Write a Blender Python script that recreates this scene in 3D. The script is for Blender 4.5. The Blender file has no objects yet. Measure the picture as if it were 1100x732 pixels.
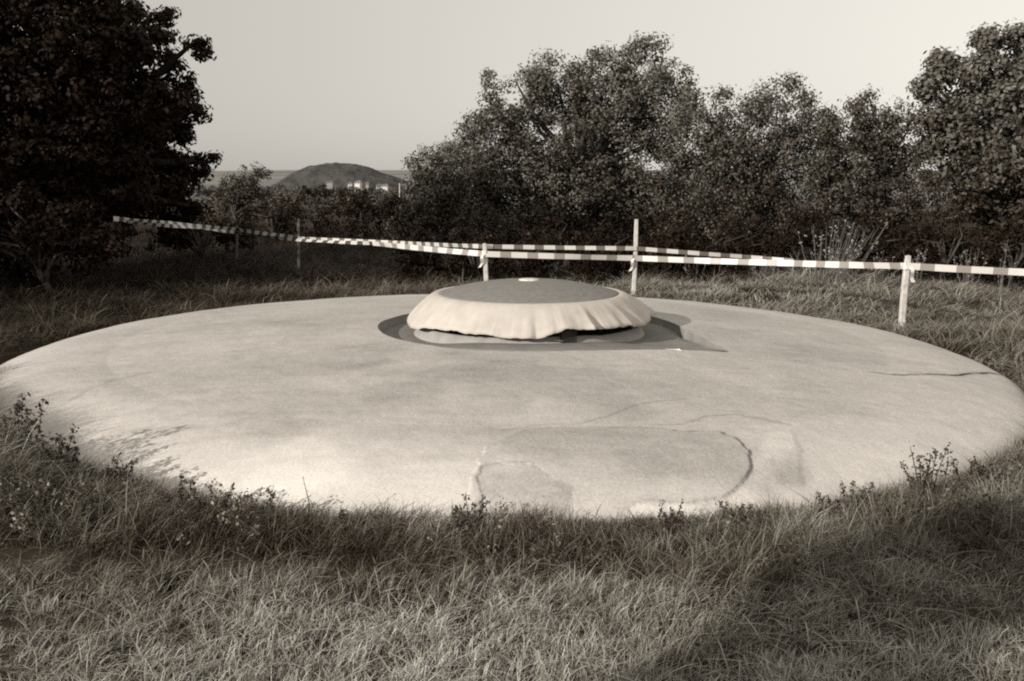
import bpy, math, random
import numpy as np
from mathutils import Vector
PI = math.pi
R_ = math.radians
scene = bpy.context.scene
COL = scene.collection
rng = np.random.default_rng(11)
random.seed(5)

# ------------------------------------------------------------------ camera model (photo is 1100 x 732)
F, W, H, HZ = 1050.0, 1100.0, 732.0, 190.0
CZ = 1.6
PITCH = math.atan((H / 2 - HZ) / F)
cp, sp = math.cos(PITCH), math.sin(PITCH)

def ray(px, py):
    u, v = (px - W / 2) / F, (H / 2 - py) / F
    return u, cp + v * sp, -sp + v * cp

def at(px, py, Y):
    x, y, z = ray(px, py)
    t = Y / y
    return Vector((x * t, Y, CZ + z * t))

def gx(px, Y):            # world x of an image column at depth Y (near the horizon line)
    return (px - W / 2) / F * Y * (cp + 0.02)

# ------------------------------------------------------------------ helpers
def tag(o, label=None, cat=None, group=None, kind=None):
    if label: o['label'] = label
    if cat: o['category'] = cat
    if group: o['group'] = group
    if kind: o['kind'] = kind
    return o

def empty(name, loc=(0, 0, 0)):
    o = bpy.data.objects.new(name, None)
    COL.objects.link(o)
    o.location = loc
    o.empty_display_size = 0.2
    return o

def link(name, me, mat, parent=None, smooth=False):
    if mat and me.materials: mat = None
    o = bpy.data.objects.new(name, me)
    COL.objects.link(o)
    if mat: me.materials.append(mat)
    if parent is not None: o.parent = parent
    if smooth:
        me.polygons.foreach_set('use_smooth', np.ones(len(me.polygons), dtype=bool))
    return o

def npmesh(name, V, Fq, tone=None):
    """V (n,3); Fq (m,k) with constant k; tone per vertex"""
    V = np.asarray(V, dtype=np.float32); Fq = np.asarray(Fq, dtype=np.int32)
    me = bpy.data.meshes.new(name)
    k = Fq.shape[1]
    me.vertices.add(len(V)); me.vertices.foreach_set('co', V.ravel())
    me.loops.add(Fq.size); me.loops.foreach_set('vertex_index', Fq.ravel())
    me.polygons.add(len(Fq))
    me.polygons.foreach_set('loop_start', np.arange(0, Fq.size, k, dtype=np.int32))
    me.polygons.foreach_set('loop_total', np.full(len(Fq), k, dtype=np.int32))
    me.update(calc_edges=True)
    if tone is not None:
        a = me.attributes.new('tone', 'FLOAT', 'POINT')
        a.data.foreach_set('value', np.asarray(tone, dtype=np.float32))
    return me

def pymesh(name, V, Fs):
    me = bpy.data.meshes.new(name)
    me.from_pydata([tuple(v) for v in V], [], Fs)
    me.update()
    return me

def _hash(ix, iy, s):
    n = (ix.astype(np.int64) * 374761393 + iy.astype(np.int64) * 668265263 + s * 974711) & 0x7fffffff
    n = ((n ^ (n >> 13)) * 1274126177) & 0x7fffffff
    n = n ^ (n >> 16)
    return (n & 0xffff) / 65535.0

def vnoise(x, y, s=0):
    x = np.asarray(x, float); y = np.asarray(y, float)
    ix, iy = np.floor(x), np.floor(y)
    fx, fy = x - ix, y - iy
    fx = fx * fx * (3 - 2 * fx); fy = fy * fy * (3 - 2 * fy)
    a, b = _hash(ix, iy, s), _hash(ix + 1, iy, s)
    c, d = _hash(ix, iy + 1, s), _hash(ix + 1, iy + 1, s)
    return (a * (1 - fx) + b * fx) * (1 - fy) + (c * (1 - fx) + d * fx) * fy

def fbm(x, y, s=0, o=4):
    r, a, t = 0, 1.0, 0
    for i in range(o):
        r = r + a * vnoise(x * 2 ** i, y * 2 ** i, s + i * 17); t += a; a *= .5
    return r / t

def sstep(a, b, x):
    t = np.clip((x - a) / (b - a), 0, 1)
    return t * t * (3 - 2 * t)

# ------------------------------------------------------------------ materials
def newmat(name):
    m = bpy.data.materials.new(name); m.use_nodes = True
    nt = m.node_tree
    return m, nt, nt.nodes['Principled BSDF']

def noise_mat(name, c1, c2, scale=6, rough=.9, bump=.2, bscale=None, detail=8, lo=.3, hi=.7, dist=.01, coord='Object', spec=.2):
    m, nt, b = newmat(name)
    N, L = nt.nodes, nt.links
    tc = N.new('ShaderNodeTexCoord')
    no = N.new('ShaderNodeTexNoise'); no.inputs['Scale'].default_value = scale; no.inputs['Detail'].default_value = detail
    L.new(tc.outputs[coord], no.inputs['Vector'])
    cr = N.new('ShaderNodeValToRGB')
    cr.color_ramp.elements[0].position = lo; cr.color_ramp.elements[0].color = (*c1, 1)
    cr.color_ramp.elements[1].position = hi; cr.color_ramp.elements[1].color = (*c2, 1)
    L.new(no.outputs['Fac'], cr.inputs['Fac']); L.new(cr.outputs['Color'], b.inputs['Base Color'])
    b.inputs['Roughness'].default_value = rough
    b.inputs['Specular IOR Level'].default_value = spec
    if bump:
        n2 = N.new('ShaderNodeTexNoise'); n2.inputs['Scale'].default_value = bscale or scale * 5; n2.inputs['Detail'].default_value = 6
        L.new(tc.outputs[coord], n2.inputs['Vector'])
        bp = N.new('ShaderNodeBump'); bp.inputs['Strength'].default_value = bump; bp.inputs['Distance'].default_value = dist
        L.new(n2.outputs['Fac'], bp.inputs['Height']); L.new(bp.outputs['Normal'], b.inputs['Normal'])
    return m

def tone_mat(name, stops, rough=.75, spec=.25, trans=0.0):
    """colour from the per-vertex tone attribute through a ramp"""
    m, nt, b = newmat(name)
    N, L = nt.nodes, nt.links
    at_ = N.new('ShaderNodeAttribute'); at_.attribute_name = 'tone'
    cr = N.new('ShaderNodeValToRGB')
    els = cr.color_ramp.elements
    els[0].position = stops[0][0]; els[0].color = (*stops[0][1], 1)
    els[1].position = stops[-1][0]; els[1].color = (*stops[-1][1], 1)
    for p_, c_ in stops[1:-1]:
        e = els.new(p_); e.color = (*c_, 1)
    L.new(at_.outputs['Fac'], cr.inputs['Fac']); L.new(cr.outputs['Color'], b.inputs['Base Color'])
    b.inputs['Roughness'].default_value = rough
    b.inputs['Specular IOR Level'].default_value = spec
    if trans:
        out = nt.nodes['Material Output']
        tr = N.new('ShaderNodeBsdfTranslucent'); L.new(cr.outputs['Color'], tr.inputs['Color'])
        mx = N.new('ShaderNodeMixShader'); mx.inputs['Fac'].default_value = trans
        L.new(b.outputs[0], mx.inputs[1]); L.new(tr.outputs[0], mx.inputs[2]); L.new(mx.outputs[0], out.inputs['Surface'])
    return m

def g(v, w=.0):          # warm grey
    return (v * (1.0 + w), v * (.95 + w * .1), v * (.885 - w * .5))

MAT = {}
MAT['grass'] = tone_mat('grass_blades', [(0, (.020, .011, .005)), (.18, (.066, .050, .031)), (.35, (.165, .147, .118)), (.7, (.37, .352, .31)), (1, (.72, .70, .64))], rough=.6, spec=.35, trans=.12)
MAT['leaf'] = tone_mat('leaves', [(0, (.014, .007, .0035)), (.25, (.032, .022, .014)), (.5, (.072, .062, .048)), (1, (.17, .160, .138))], rough=.6, spec=.3, trans=.06)
MAT['leaf_dark'] = tone_mat('leaves_dark', [(0, (.010, .0042, .0018)), (.6, (.015, .0085, .0048)), (.85, (.026, .018, .011)), (1, (.10, .08, .06))], rough=.7, spec=.12)
MAT['leaf_pale'] = tone_mat('leaves_pale', [(0, g(.12)), (.5, g(.32)), (1, g(.62))], rough=.6, spec=.3, trans=.1)
MAT['leaf_mid'] = tone_mat('leaves_mid', [(0, (.03, .018, .01)), (.4, (.09, .075, .055)), (.7, (.2, .185, .155)), (1, (.42, .40, .35))], rough=.6, spec=.3, trans=.1)
MAT['bark'] = noise_mat('bark', g(.02, .1), g(.07, .1), scale=9, bump=.6, bscale=30, dist=.02)
MAT['bark_dark'] = noise_mat('bark_dark', (.008, .004, .002), (.02, .012, .007), scale=9, bump=.6, bscale=30, dist=.02)
MAT['soil'] = noise_mat('soil', (.03, .018, .01), (.08, .06, .042), scale=3, bump=.5, bscale=25, dist=.03)
MAT['stake'] = noise_mat('stake_wood', g(.36), g(.62), scale=22, bump=.25, bscale=60, dist=.004)
MAT['stake_dark'] = noise_mat('stake_wood_weathered', g(.07, .05), g(.14, .05), scale=22, bump=.25, bscale=60, dist=.004)
MAT['steel'] = noise_mat('dark_steel', g(.012, .1), g(.035, .1), scale=14, bump=.2, rough=.7)
MAT['cap'] = noise_mat('weathered_cap_paint', g(.165), g(.225), scale=26, bump=.35, bscale=90, dist=.004, rough=.85)
MAT['skirt'] = noise_mat('pale_sheet', (.43, .39, .35), (.51, .465, .42), scale=9, bump=.12, bscale=40, dist=.003, rough=.75)
MAT['vent'] = noise_mat('pale_cap_button', g(.5), g(.7), scale=30, bump=.1)
MAT['scrap'] = noise_mat('white_scrap', g(.75), g(.82), scale=30, bump=.1)
MAT['house_wall'] = noise_mat('render_wall', g(.50), g(.58), scale=.3, bump=0)
MAT['house_wall_grey'] = noise_mat('render_wall_grey', g(.26), g(.33), scale=.3, bump=0)
MAT['roof'] = noise_mat('roof_tiles', g(.11), g(.17), scale=.5, bump=0)
MAT['window'] = noise_mat('window_pane', g(.03), g(.05), scale=2, bump=0, rough=.2)
MAT['far_leaf'] = tone_mat('far_foliage', [(0, g(.045)), (.5, g(.08)), (1, g(.14))], rough=1, spec=.0)  # distance haze put into the lighter foliage greys
MAT['mid_leaf'] = tone_mat('mid_foliage', [(0, (.03, .02, .013)), (.5, (.065, .055, .043)), (1, (.13, .12, .10))], rough=1, spec=.1)
MAT['hill'] = noise_mat('wooded_hill', g(.035), g(.09), scale=.09, bump=.8, bscale=.12, dist=5, rough=1, detail=10)
MAT['ridge'] = noise_mat('far_ridge', g(.15), g(.21), scale=.008, bump=0, rough=1, lo=.42, hi=.58)  # haze over the ridge mixed into its pale greys
MAT['pole'] = noise_mat('pale_pole', g(.55), g(.65), scale=3, bump=0)
MAT['pole_dark'] = noise_mat('grey_mast', g(.14), g(.18), scale=3, bump=0)

# ------------------------------------------------------------------ the slab
SX, SY, SR = 0.0, 7.42, 3.75         # slab centre and mean radius
G0 = .17
KA = [-180, -135, -92, -70, -45, -15, 0, 45, 90, 135, 160, 180]
KR = [4.05, 3.8, 3.61, 3.76, 3.71, 3.7, 3.69, 3.7, 3.8, 4.1, 4.15, 4.05]
def rim_r(x, y): return np.interp(np.degrees(np.arctan2(np.asarray(y, float) - SY, np.asarray(x, float) - SX)), KA, KR)
def rimd(x, y): return np.hypot(np.asarray(x, float) - SX, np.asarray(y, float) - SY) - rim_r(x, y)
TX, TY = 0.13, 7.42                   # turret centre
def slab_z(r):
    r = np.minimum(r, SR)
    rr = SR - 1.0; zr = .498 - .0180 * rr * rr
    t = np.clip((r - rr) / (SR - rr), 0, 1)
    return np.where(r < rr, .498 - .0180 * r * r, zr - zr * (1 - np.sqrt(np.clip(1 - t ** 2.2, 0, 1))))
def slab_z_xy(x, y):
    return float(slab_z(math.hypot(x - SX, y - SY) * SR / float(rim_r(x, y))))
def on_slab(px, py):
    dx, dy, dz = ray(px, py)
    t = 3.0
    for _ in range(4000):
        x, y, z = dx * t, dy * t, CZ + dz * t
        if z < .7 and float(rimd(x, y)) < 0 and z <= slab_z_xy(x, y): return Vector((x, y, z))
        t += .004
        if t > 14: break
    t = (.2 - CZ) / dz
    return Vector((dx * t, dy * t, .2))

def concrete():
    m, nt, b = newmat('pale_concrete')
    N, L = nt.nodes, nt.links
    def mth(op, a, c=None, clamp=False):
        n = N.new('ShaderNodeMath'); n.operation = op; n.use_clamp = clamp
        for i, v in enumerate((a, c)):
            if v is None: continue
            if isinstance(v, (int, float)): n.inputs[i].default_value = v
            else: L.new(v, n.inputs[i])
        return n.outputs[0]
    def vm(op, a, c=None):
        n = N.new('ShaderNodeVectorMath'); n.operation = op
        for i, v in enumerate((a, c)):
            if v is None: continue
            if isinstance(v, (tuple, list, Vector)): n.inputs[i].default_value = tuple(v)
            else: L.new(v, n.inputs[i])
        return n
    def smooth(x, a, c, lo=0., hi=1.):
        n = N.new('ShaderNodeMapRange'); n.interpolation_type = 'SMOOTHSTEP'
        L.new(x, n.inputs['Value']); n.inputs['From Min'].default_value = a; n.inputs['From Max'].default_value = c
        n.inputs['To Min'].default_value = lo; n.inputs['To Max'].default_value = hi
        return n.outputs['Result']
    def noise(v, s, d=6, rough=.55, dist=0):
        n = N.new('ShaderNodeTexNoise'); n.inputs['Scale'].default_value = s; n.inputs['Detail'].default_value = d
        n.inputs['Roughness'].default_value = rough; n.inputs['Distortion'].default_value = dist
        L.new(v, n.inputs['Vector']); return n
    tc = N.new('ShaderNodeTexCoord').outputs['Object']
    flat = vm('MULTIPLY', tc, (1, 1, 0)).outputs[0]
    P = flat
    br = noise(flat, 5, 3)
    at1 = N.new('ShaderNodeAttribute'); at1.attribute_name = 'line'; dark = at1.outputs['Fac']
    at2 = N.new('ShaderNodeAttribute'); at2.attribute_name = 'area'; area = at2.outputs['Fac']
    # weathering: broad clouds, radial streaks, fine grain; plus sunlight on the lower rim, painted lighter
    sepx = N.new('ShaderNodeSeparateXYZ'); L.new(tc, sepx.inputs[0])
    cl = noise(flat, .9, 7, .6, .4)
    st_v = vm('MULTIPLY', flat, (.9, 4.5, 1)).outputs[0]
    st = noise(st_v, 1.3, 8, .62, .8)
    gr = noise(tc, 70, 4, .7)
    gr2 = noise(tc, 11, 8, .7)
    val = mth('ADD', .425, mth('MULTIPLY', mth('SUBTRACT', cl.outputs['Fac'], .5), .27))
    val = mth('ADD', val, mth('MULTIPLY', mth('SUBTRACT', st.outputs['Fac'], .5), .17))
    val = mth('ADD', val, mth('MULTIPLY', mth('SUBTRACT', gr.outputs['Fac'], .5), .36))
    val = mth('ADD', val, mth('MULTIPLY', mth('SUBTRACT', gr2.outputs['Fac'], .5), .20))
    val = mth('ADD', val, area)
    low = smooth(sepx.outputs['Z'], .20, .41, .13, 0)
    val = mth('ADD', val, low)
    foot_dark = smooth(sepx.outputs['Z'], .14, .25, .28, 0)  # darker towards the base of the slab
    val = mth('SUBTRACT', val, mth('MULTIPLY', foot_dark, gr2.outputs['Fac']))
    # exposed aggregate, small pits
    vo2 = N.new('ShaderNodeTexVoronoi'); vo2.inputs['Scale'].default_value = 38; L.new(flat, vo2.inputs['Vector'])
    agg = mth('MULTIPLY', smooth(vo2.outputs['Distance'], .10, .30, .13, 0), smooth(gr2.outputs['Fac'], .50, .62))
    val = mth('SUBTRACT', val, agg)
    vor = N.new('ShaderNodeTexVoronoi'); vor.inputs['Scale'].default_value = 7; L.new(P, vor.inputs['Vector'])
    pit = smooth(vor.outputs['Distance'], .02, .05, .12, 0)
    val = mth('SUBTRACT', val, mth('MULTIPLY', pit, smooth(br.outputs['Fac'], .5, .6)))
    val = mth('MULTIPLY', val, mth('SUBTRACT', 1.0, dark))
    val = mth('MAXIMUM', val, .03)
    comb = N.new('ShaderNodeCombineColor')
    L.new(val, comb.inputs[0]); L.new(mth('MULTIPLY', val, .938), comb.inputs[1]); L.new(mth('MULTIPLY', val, .872), comb.inputs[2])
    L.new(comb.outputs[0], b.inputs['Base Color'])
    b.inputs['Roughness'].default_value = .92; b.inputs['Specular IOR Level'].default_value = .15
    hh = mth('ADD', mth('MULTIPLY', gr2.outputs['Fac'], .5), mth('MULTIPLY', gr.outputs['Fac'], .25))
    hh = mth('ADD', hh, mth('MULTIPLY', cl.outputs['Fac'], 1.6))
    hh = mth('SUBTRACT', hh, mth('MULTIPLY', dark, .5))
    bp = N.new('ShaderNodeBump'); bp.inputs['Strength'].default_value = .35; bp.inputs['Distance'].default_value = .03
    L.new(hh, bp.inputs['Height']); L.new(bp.outputs['Normal'], b.inputs['Normal'])
    return m

def seg_d(X, Y, A, B):
    ax, ay, bx, by = A[0], A[1], B[0], B[1]
    dx, dy = bx - ax, by - ay; l2 = dx * dx + dy * dy + 1e-9
    h = np.clip(((X - ax) * dx + (Y - ay) * dy) / l2, 0, 1)
    return np.hypot(X - ax - dx * h, Y - ay - dy * h)
LINES = [
    ([(540, 461), (575, 457), (620, 454), (655, 447), (685, 434), (735, 428)], .010, .22),
    ([(700, 460), (735, 464), (775, 465), (792, 473), (806, 486), (807, 504), (797, 522), (775, 536), (757, 540), (735, 541), (682, 541)], .009, .5),
    ([(702, 457), (735, 455), (760, 447), (790, 445), (822, 450), (850, 458)], .010, .26),
    ([(515, 520), (520, 502), (535, 496), (572, 497), (580, 508), (598, 518), (614, 521), (616, 534)], .010, .22),
    ([(936, 400), (962, 402), (985, 402), (1030, 403), (1075, 404)], .016, .85),
    ([(62, 440), (85, 425), (120, 410), (170, 398)], .03, .16),
    ([(150, 462), (205, 458), (255, 455)], .05, .12),
    ([(852, 466), (860, 485), (858, 505), (862, 520)], .02, .14)]
PATCHES = [([(700, 461), (735, 465), (775, 466), (792, 474), (806, 487), (807, 504), (797, 522), (775, 536), (757, 541), (735, 542), (682, 542), (660, 560), (500, 560), (520, 480), (560, 461), (630, 458)], -.05, .007),
           ([(514, 530), (517, 502), (530, 495), (550, 497), (574, 498), (582, 510), (600, 518), (616, 522), (618, 560), (514, 560)], -.045, -.005)]
def inside(X, Y, poly):
    c = np.zeros(X.shape, bool); n = len(poly)
    for i in range(n):
        x1, y1 = poly[i][0], poly[i][1]; x2, y2 = poly[(i + 1) % n][0], poly[(i + 1) % n][1]
        cond = ((y1 > Y) != (y2 > Y))
        c ^= cond & (X < (x2 - x1) * (Y - y1) / ((y2 - y1) + 1e-12) + x1)
    return c
BLOBS = [((845, 470), (800, 545), .07, .06),
    ((815, 522), (842, 505), .12, -.10), ((850, 518), (852, 495), .09, -.05),
    ((700, 500), (775, 500), .20, -.035), ((600, 490), (700, 500), .20, -.025),
    ((530, 522), (590, 535), .11, -.09), ((690, 548), (745, 549), .05, .12),
    ((340, 480), (480, 520), .40, .06), ((90, 430), (300, 500), .35, .07), ((880, 480), (980, 470), .35, .04),  # broad sunlit front painted lighter, the flatter top below it greyer
    ((450, 405), (640, 412), .5, -.07), ((420, 375), (300, 390), .4, -.06), ((200, 355), (330, 350), .3, -.04),
    ((930, 385), (860, 380), .25, -.04)]
def slab_marks(X, Y):
    wx = X + (fbm(X * 6, Y * 6, 5) - .5) * .04; wy = Y + (fbm(X * 6 + 40, Y * 6, 6) - .5) * .04
    fine = (fbm(X * 30, Y * 30, 15) - .5) * .035
    dark = np.zeros_like(X)
    brk = sstep(.30, .5, fbm(X * 4, Y * 4, 25)) * .6 + .4
    for pts, w_, k_ in LINES:
        q = [on_slab(*p) for p in pts]; d = None
        for A, B in zip(q, q[1:]):
            e = seg_d(wx + fine, wy + fine, A, B); d = e if d is None else np.minimum(d, e)
        v = k_ * (1 - sstep(w_ * .2, w_ * 1.2, d)) * brk + k_ * .12 * (1 - sstep(w_, w_ * 4, d))
        dark = np.maximum(dark, v)
    area = np.zeros_like(X); bo = fbm(X * 3.2, Y * 3.2, 33) - .5
    for A, B, r_, k_ in BLOBS:
        d = seg_d(X, Y, on_slab(*A), on_slab(*B)) + bo * min(1., r_ * 2.2)
        area += k_ * (1 - sstep(r_ * .35, r_ * 1.15, d))
    rel = np.zeros_like(X)
    for pts, k_, h_ in PATCHES:
        q = [on_slab(*p) for p in pts]
        m = inside(wx + fine, wy + fine, q)
        area += k_ * m; rel += h_ * m
    return dark, area, rel

def build_slab():
    root = empty('concrete_slab', (0, 0, 0))
    tag(root, 'broad round pale concrete slab with rolled edge, stains and a hairline crack in the grass', 'concrete slab')
    th = np.concatenate([np.linspace(-PI * .94, -PI * .06, 1250, endpoint=False), np.linspace(-PI * .06, PI * 1.06, 420, endpoint=False)])
    nth = len(th)
    # outer wall of the recess as a function of the angle, with its notch to the right front
    ka = np.radians([-180, -75, -66, -58, -48, -41, -37, -34.5, -31, -27, -18, -8, 10, 30, 180])
    kr = np.array([1.15, 1.15, 1.17, 1.23, 1.36, 1.52, 1.67, 1.583, 1.49, 1.402, 1.259, 1.16, 1.14, 1.15, 1.15])
    thw = (th + PI) % (2 * PI) - PI
    ro = np.interp(thw, ka, kr)
    me_mat = MAT['concrete'] = concrete()
    kk = np.hanning(31); kk /= kk.sum(); ro = np.convolve(np.concatenate([ro[-15:], ro, ro[:15]]), kk, 'valid')
    # top surface
    nr = 300
    V, T = [], []
    rows = []
    for j in range(nr + 1):
        t = j / nr
        x_in = TX + ro * np.cos(th); y_in = TY + ro * np.sin(th)
        Ro = np.interp(np.degrees(thw), KA, KR)
        x_out = SX + Ro * np.cos(th); y_out = SY + Ro * np.sin(th)
        tt = 1 - (1 - t) ** 1.1
        x = x_in * (1 - tt) + x_out * tt; y = y_in * (1 - tt) + y_out * tt
        r = np.hypot(x - SX, y - SY)
        # slightly irregular rim
        z = slab_z(r * SR / rim_r(x, y))
        und = (fbm(x * .9, y * .9, 3) - .5) * .035 + (fbm(x * 3, y * 3, 9) - .5) * .008
        z = z + und * np.clip((SR - r) / .8, 0, 1)
        rad = 1 + (fbm(np.cos(th) * 3 + 5, np.sin(th) * 3 + 5, 21) - .5) * .03 * tt
        x = SX + (x - SX) * rad; y = SY + (y - SY) * rad
        rows.append(np.stack([x, y, z], 1))
    V = np.concatenate(rows)
    idx = np.arange((nr + 1) * nth).reshape(nr + 1, nth)
    a = idx[:-1]; b = np.roll(a, -1, 1); c = np.roll(idx[1:], -1, 1); d = idx[1:]
    Fq = np.stack([a, d, c, b], -1).reshape(-1, 4)
    ln, ar, rel = slab_marks(V[:, 0], V[:, 1])
    V[:, 2] += rel + (fbm(V[:, 0] * 9, V[:, 1] * 9, 77) - .5) * .004
    tme = npmesh('slab_top', V, Fq)
    for nm, vv in (('line', ln), ('area', ar)):
        tme.attributes.new(nm, 'FLOAT', 'POINT').data.foreach_set('value', vv.astype(np.float32))
    top = link('slab_top', tme, me_mat, root, True)
    # recess wall and floor
    zt = rows[0][:, 2]
    frontness = np.exp(-((thw + PI / 2 - .05) / .75) ** 4)
    dep = (.07 - .052 * frontness) * (1 - np.clip((ro - 1.17) / (1.64 - 1.17), 0, 1) ** .8) + .004
    rings = []
    def ring(rr, z):
        rings.append(np.stack([TX + rr * np.cos(th), TY + rr * np.sin(th), z + 0 * th], 1))
    ring(ro + .0, zt)
    ring(ro - .004, zt - .01)
    ring(ro - .008, zt - dep)
    zf = .475 - .055 + .055 * frontness
    r1 = np.minimum(ro - .02, 1.13)
    for t in (.25, .5, .75, 1):
        rr = (ro - .008) * (1 - t) + r1 * t
        ring(rr, (zt - dep) * (1 - t) + zf * t)
    ring(1.04 + 0 * th, zf); ring(.882 + 0 * th, zf + .008)
    V = np.concatenate(rings); n = len(rings)
    idx = np.arange(n * nth).reshape(n, nth)
    a = idx[:-1]; b = np.roll(a, -1, 1); c = np.roll(idx[1:], -1, 1); d = idx[1:]
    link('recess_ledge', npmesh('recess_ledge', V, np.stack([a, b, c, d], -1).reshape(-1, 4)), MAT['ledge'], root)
    rings.clear()
    rin = .86 + .0 * th
    ring(rin + .022, zf + .007); ring(rin + .015, zf + .012)
    top_ = np.maximum(zf + .045, .505); ring(rin - .008, top_); ring(rin - .03, top_ + .004); ring(rin - .05, top_ - .03); ring(rin - .08, .40 + 0 * th); ring(.05 + 0 * th, .40 + 0 * th)
    V = np.concatenate(rings); n = len(rings)
    idx = np.arange(n * nth).reshape(n, nth)
    a = idx[:-1]; b = np.roll(a, -1, 1); c = np.roll(idx[1:], -1, 1); d = idx[1:]
    link('collar', npmesh('collar', V, np.stack([a, b, c, d], -1).reshape(-1, 4)), MAT['collar'], root)
    return root

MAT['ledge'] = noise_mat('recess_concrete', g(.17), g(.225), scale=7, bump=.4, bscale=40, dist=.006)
MAT['collar'] = noise_mat('collar_concrete', g(.28), g(.36), scale=9, bump=.3, bscale=50, dist=.004)
build_slab()

# ------------------------------------------------------------------ the turret
def revolve(name, prof_fn, nth, mat, parent, smooth=True, closed=True):
    th = np.linspace(0, 2 * PI, nth, endpoint=False)
    rows = prof_fn(th)
    V = np.concatenate([np.stack([r * np.cos(th), r * np.sin(th), z + 0 * th], 1) for r, z in rows])
    n = len(rows)
    idx = np.arange(n * nth).reshape(n, nth)
    a = idx[:-1]; b = np.roll(a, -1, 1); c = np.roll(idx[1:], -1, 1); d = idx[1:]
    return link(name, npmesh(name, V, np.stack([a, d, c, b], -1).reshape(-1, 4)), mat, parent, smooth)

def build_turret():
    root = empty('gun_turret', (TX, TY, 0))
    tag(root, 'low round turret with grey cap and pale pleated skirt amid the slab', 'turret')
    def cap(th):
        rows = []
        for t in np.linspace(0, 1, 26):
            r = .692 * t + .0005
            z = .727 + .097 * (1 - t ** 2.2) + 0 * th
            rows.append((r + 0 * th, z))
        rows.append((.692 + 0 * th, .715 + 0 * th))
        return rows
    c = revolve('cap', cap, 160, MAT['cap'], root)
    def button(th): return [(.001 + 0 * th, .835 + 0 * th), (.06 + 0 * th, .834 + 0 * th), (.078 + 0 * th, .829 + 0 * th), (.082 + 0 * th, .812 + 0 * th)]
    revolve('top_button', button, 40, MAT['vent'], root)
    def sk(th):
        a = np.degrees((th + PI) % (2 * PI) - PI)
        right = sstep(-100, -72, a) * (1 - sstep(-5, 25, a))      # pleated part, right front
        wob = (fbm(th * 2.1 + 3, th * 0 + 1, 5) - .5)
        # pleats: a sharp-sided wave in angle
        ph = (a + 84) / 20 + .42 * np.sin(a * .13) + .2 * np.sin(a * .31 + 1)
        saw = ph - np.floor(ph)
        saw = np.where(saw < .7, saw / .7, (1 - saw) / .3)
        pleat = (saw - .5) * right
        fr = (np.sin(a * .16 + 1) * .5 + np.sin(a * .07) * .5) * (1 - right)
        # hem height varies
        hem = .545 - .012 * np.abs(np.cos(th)) + .012 * wob * 2 + .014 * np.sin(a * .09 + .7) + .016 * pleat
        hem += .022 * sstep(-80, -66, a) * (1 - sstep(-40, -25, a))
        hem += .016 * (fbm(a * .16 + 40, a * 0, 4) - .5) * 2 + .016 * np.exp(-((a + 108) / 5) ** 2) + .026 * np.exp(-((a + 75) / 6) ** 2) + .04 * np.exp(-((a + 15) / 22) ** 2)
        rows = []
        prof = [(0, .684, .729, 0), (0, .697, .7325, 0), (0, .735, .727, .02), (0, .775, .702, .06), (0, .808, .677, .14), (0, .838, .650, .3), (0, .866, .622, .5), (0, .892, .595, .75), (0, .918, .572, .92), (0, .936, None, 1)]
        for _, r, z, k in prof:
            cr_ = .006 * (fbm(a * .35 + 11, th * 0 + r * 60, 8) - .5) * 2
            rr = r + cr_ * min(1, k * 3) + pleat * .078 * k * (.6 + .5 * np.sin(a * .21 + 2)) + fr * .010 * k + wob * .016 * k
            zz = (z if z is not None else 0) + 0 * th
            if z is None: zz = hem
            else:
                zz = .733 - (.733 - z) * ((.733 - hem) / (.733 - .545))
            rows.append((rr, zz))
        # underside (sheet thickness)
        rlast, zl = rows[-1]
        rows.append((rlast - .002, zl - .0015)); rows.append((rlast - .004, zl + .0015))
        for (r, z) in reversed(rows[3:-2]): rows.append((r - .010, z - .004))
        return rows
    s = revolve('skirt', sk, 720, MAT['skirt'], root)
    def body(th): return [(.67 + 0 * th, .71 + 0 * th), (.66 + 0 * th, .62 + 0 * th), (.60 + 0 * th, .56 + 0 * th), (.52 + 0 * th, .50 + 0 * th), (.50 + 0 * th, .30 + 0 * th)]
    revolve('armour_ring', body, 120, MAT['steel'], root)
    # dark block standing in for the shaded opening under the skirt
    a = R_(-73); r = .86
    V = []
    import itertools as it
    w, d, h = .055, .03, .045
    ctr = Vector((r * math.cos(a), r * math.sin(a), .525))
    tx = Vector((-math.sin(a), math.cos(a), 0)); rx = Vector((math.cos(a), math.sin(a), 0))
    for s_ in (-1, 1):
        for (u, v) in ((-1, -.9), (1, -1), (1, .8), (.8, 1), (-.8, 1), (-1, .8)):
            V.append(ctr + tx * w * u + Vector((0, 0, h * v)) + rx * d * s_)
    Fs = [tuple(range(5, -1, -1)), tuple(range(6, 12))] + [(i, (i + 1) % 6, 6 + (i + 1) % 6, 6 + i) for i in range(6)]
    link('dark_opening', pymesh('dark_opening', V, Fs), MAT['steel'], root)
    return root
build_turret()

# small white scrap on the recess ledge
def scrap(px, py, w, l, rot, z, label):
    p = on_slab(px, py)
    if z is not None:
        dx, dy, dz = ray(px, py); t = (z - CZ) / dz; p = Vector((dx * t, dy * t, z))
    V = []; n = 5
    for j in range(n):
        for i in range(n):
            u, v = i / (n - 1) - .5, j / (n - 1) - .5
            zz = .004 + .006 * (u + v) ** 2 + random.uniform(0, .002)
            V.append((u * l * (1.05 - v * 1.2), v * w, zz))
    Fs = [(j * n + i, j * n + i + 1, (j + 1) * n + i + 1, (j + 1) * n + i) for j in range(n - 1) for i in range(n - 1)]
    o = link('paper_scrap', pymesh('paper_scrap', V, Fs), MAT['scrap'])
    o.location = (p.x, p.y, p.z + .002); o.rotation_euler = (0, 0, rot)
    tag(o, label, 'paper scrap', 'paper scraps on the concrete')
scrap(596, 367, .06, .07, .1, .492, 'small white paper scrap on the recess ledge in front of the turret skirt')
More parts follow.
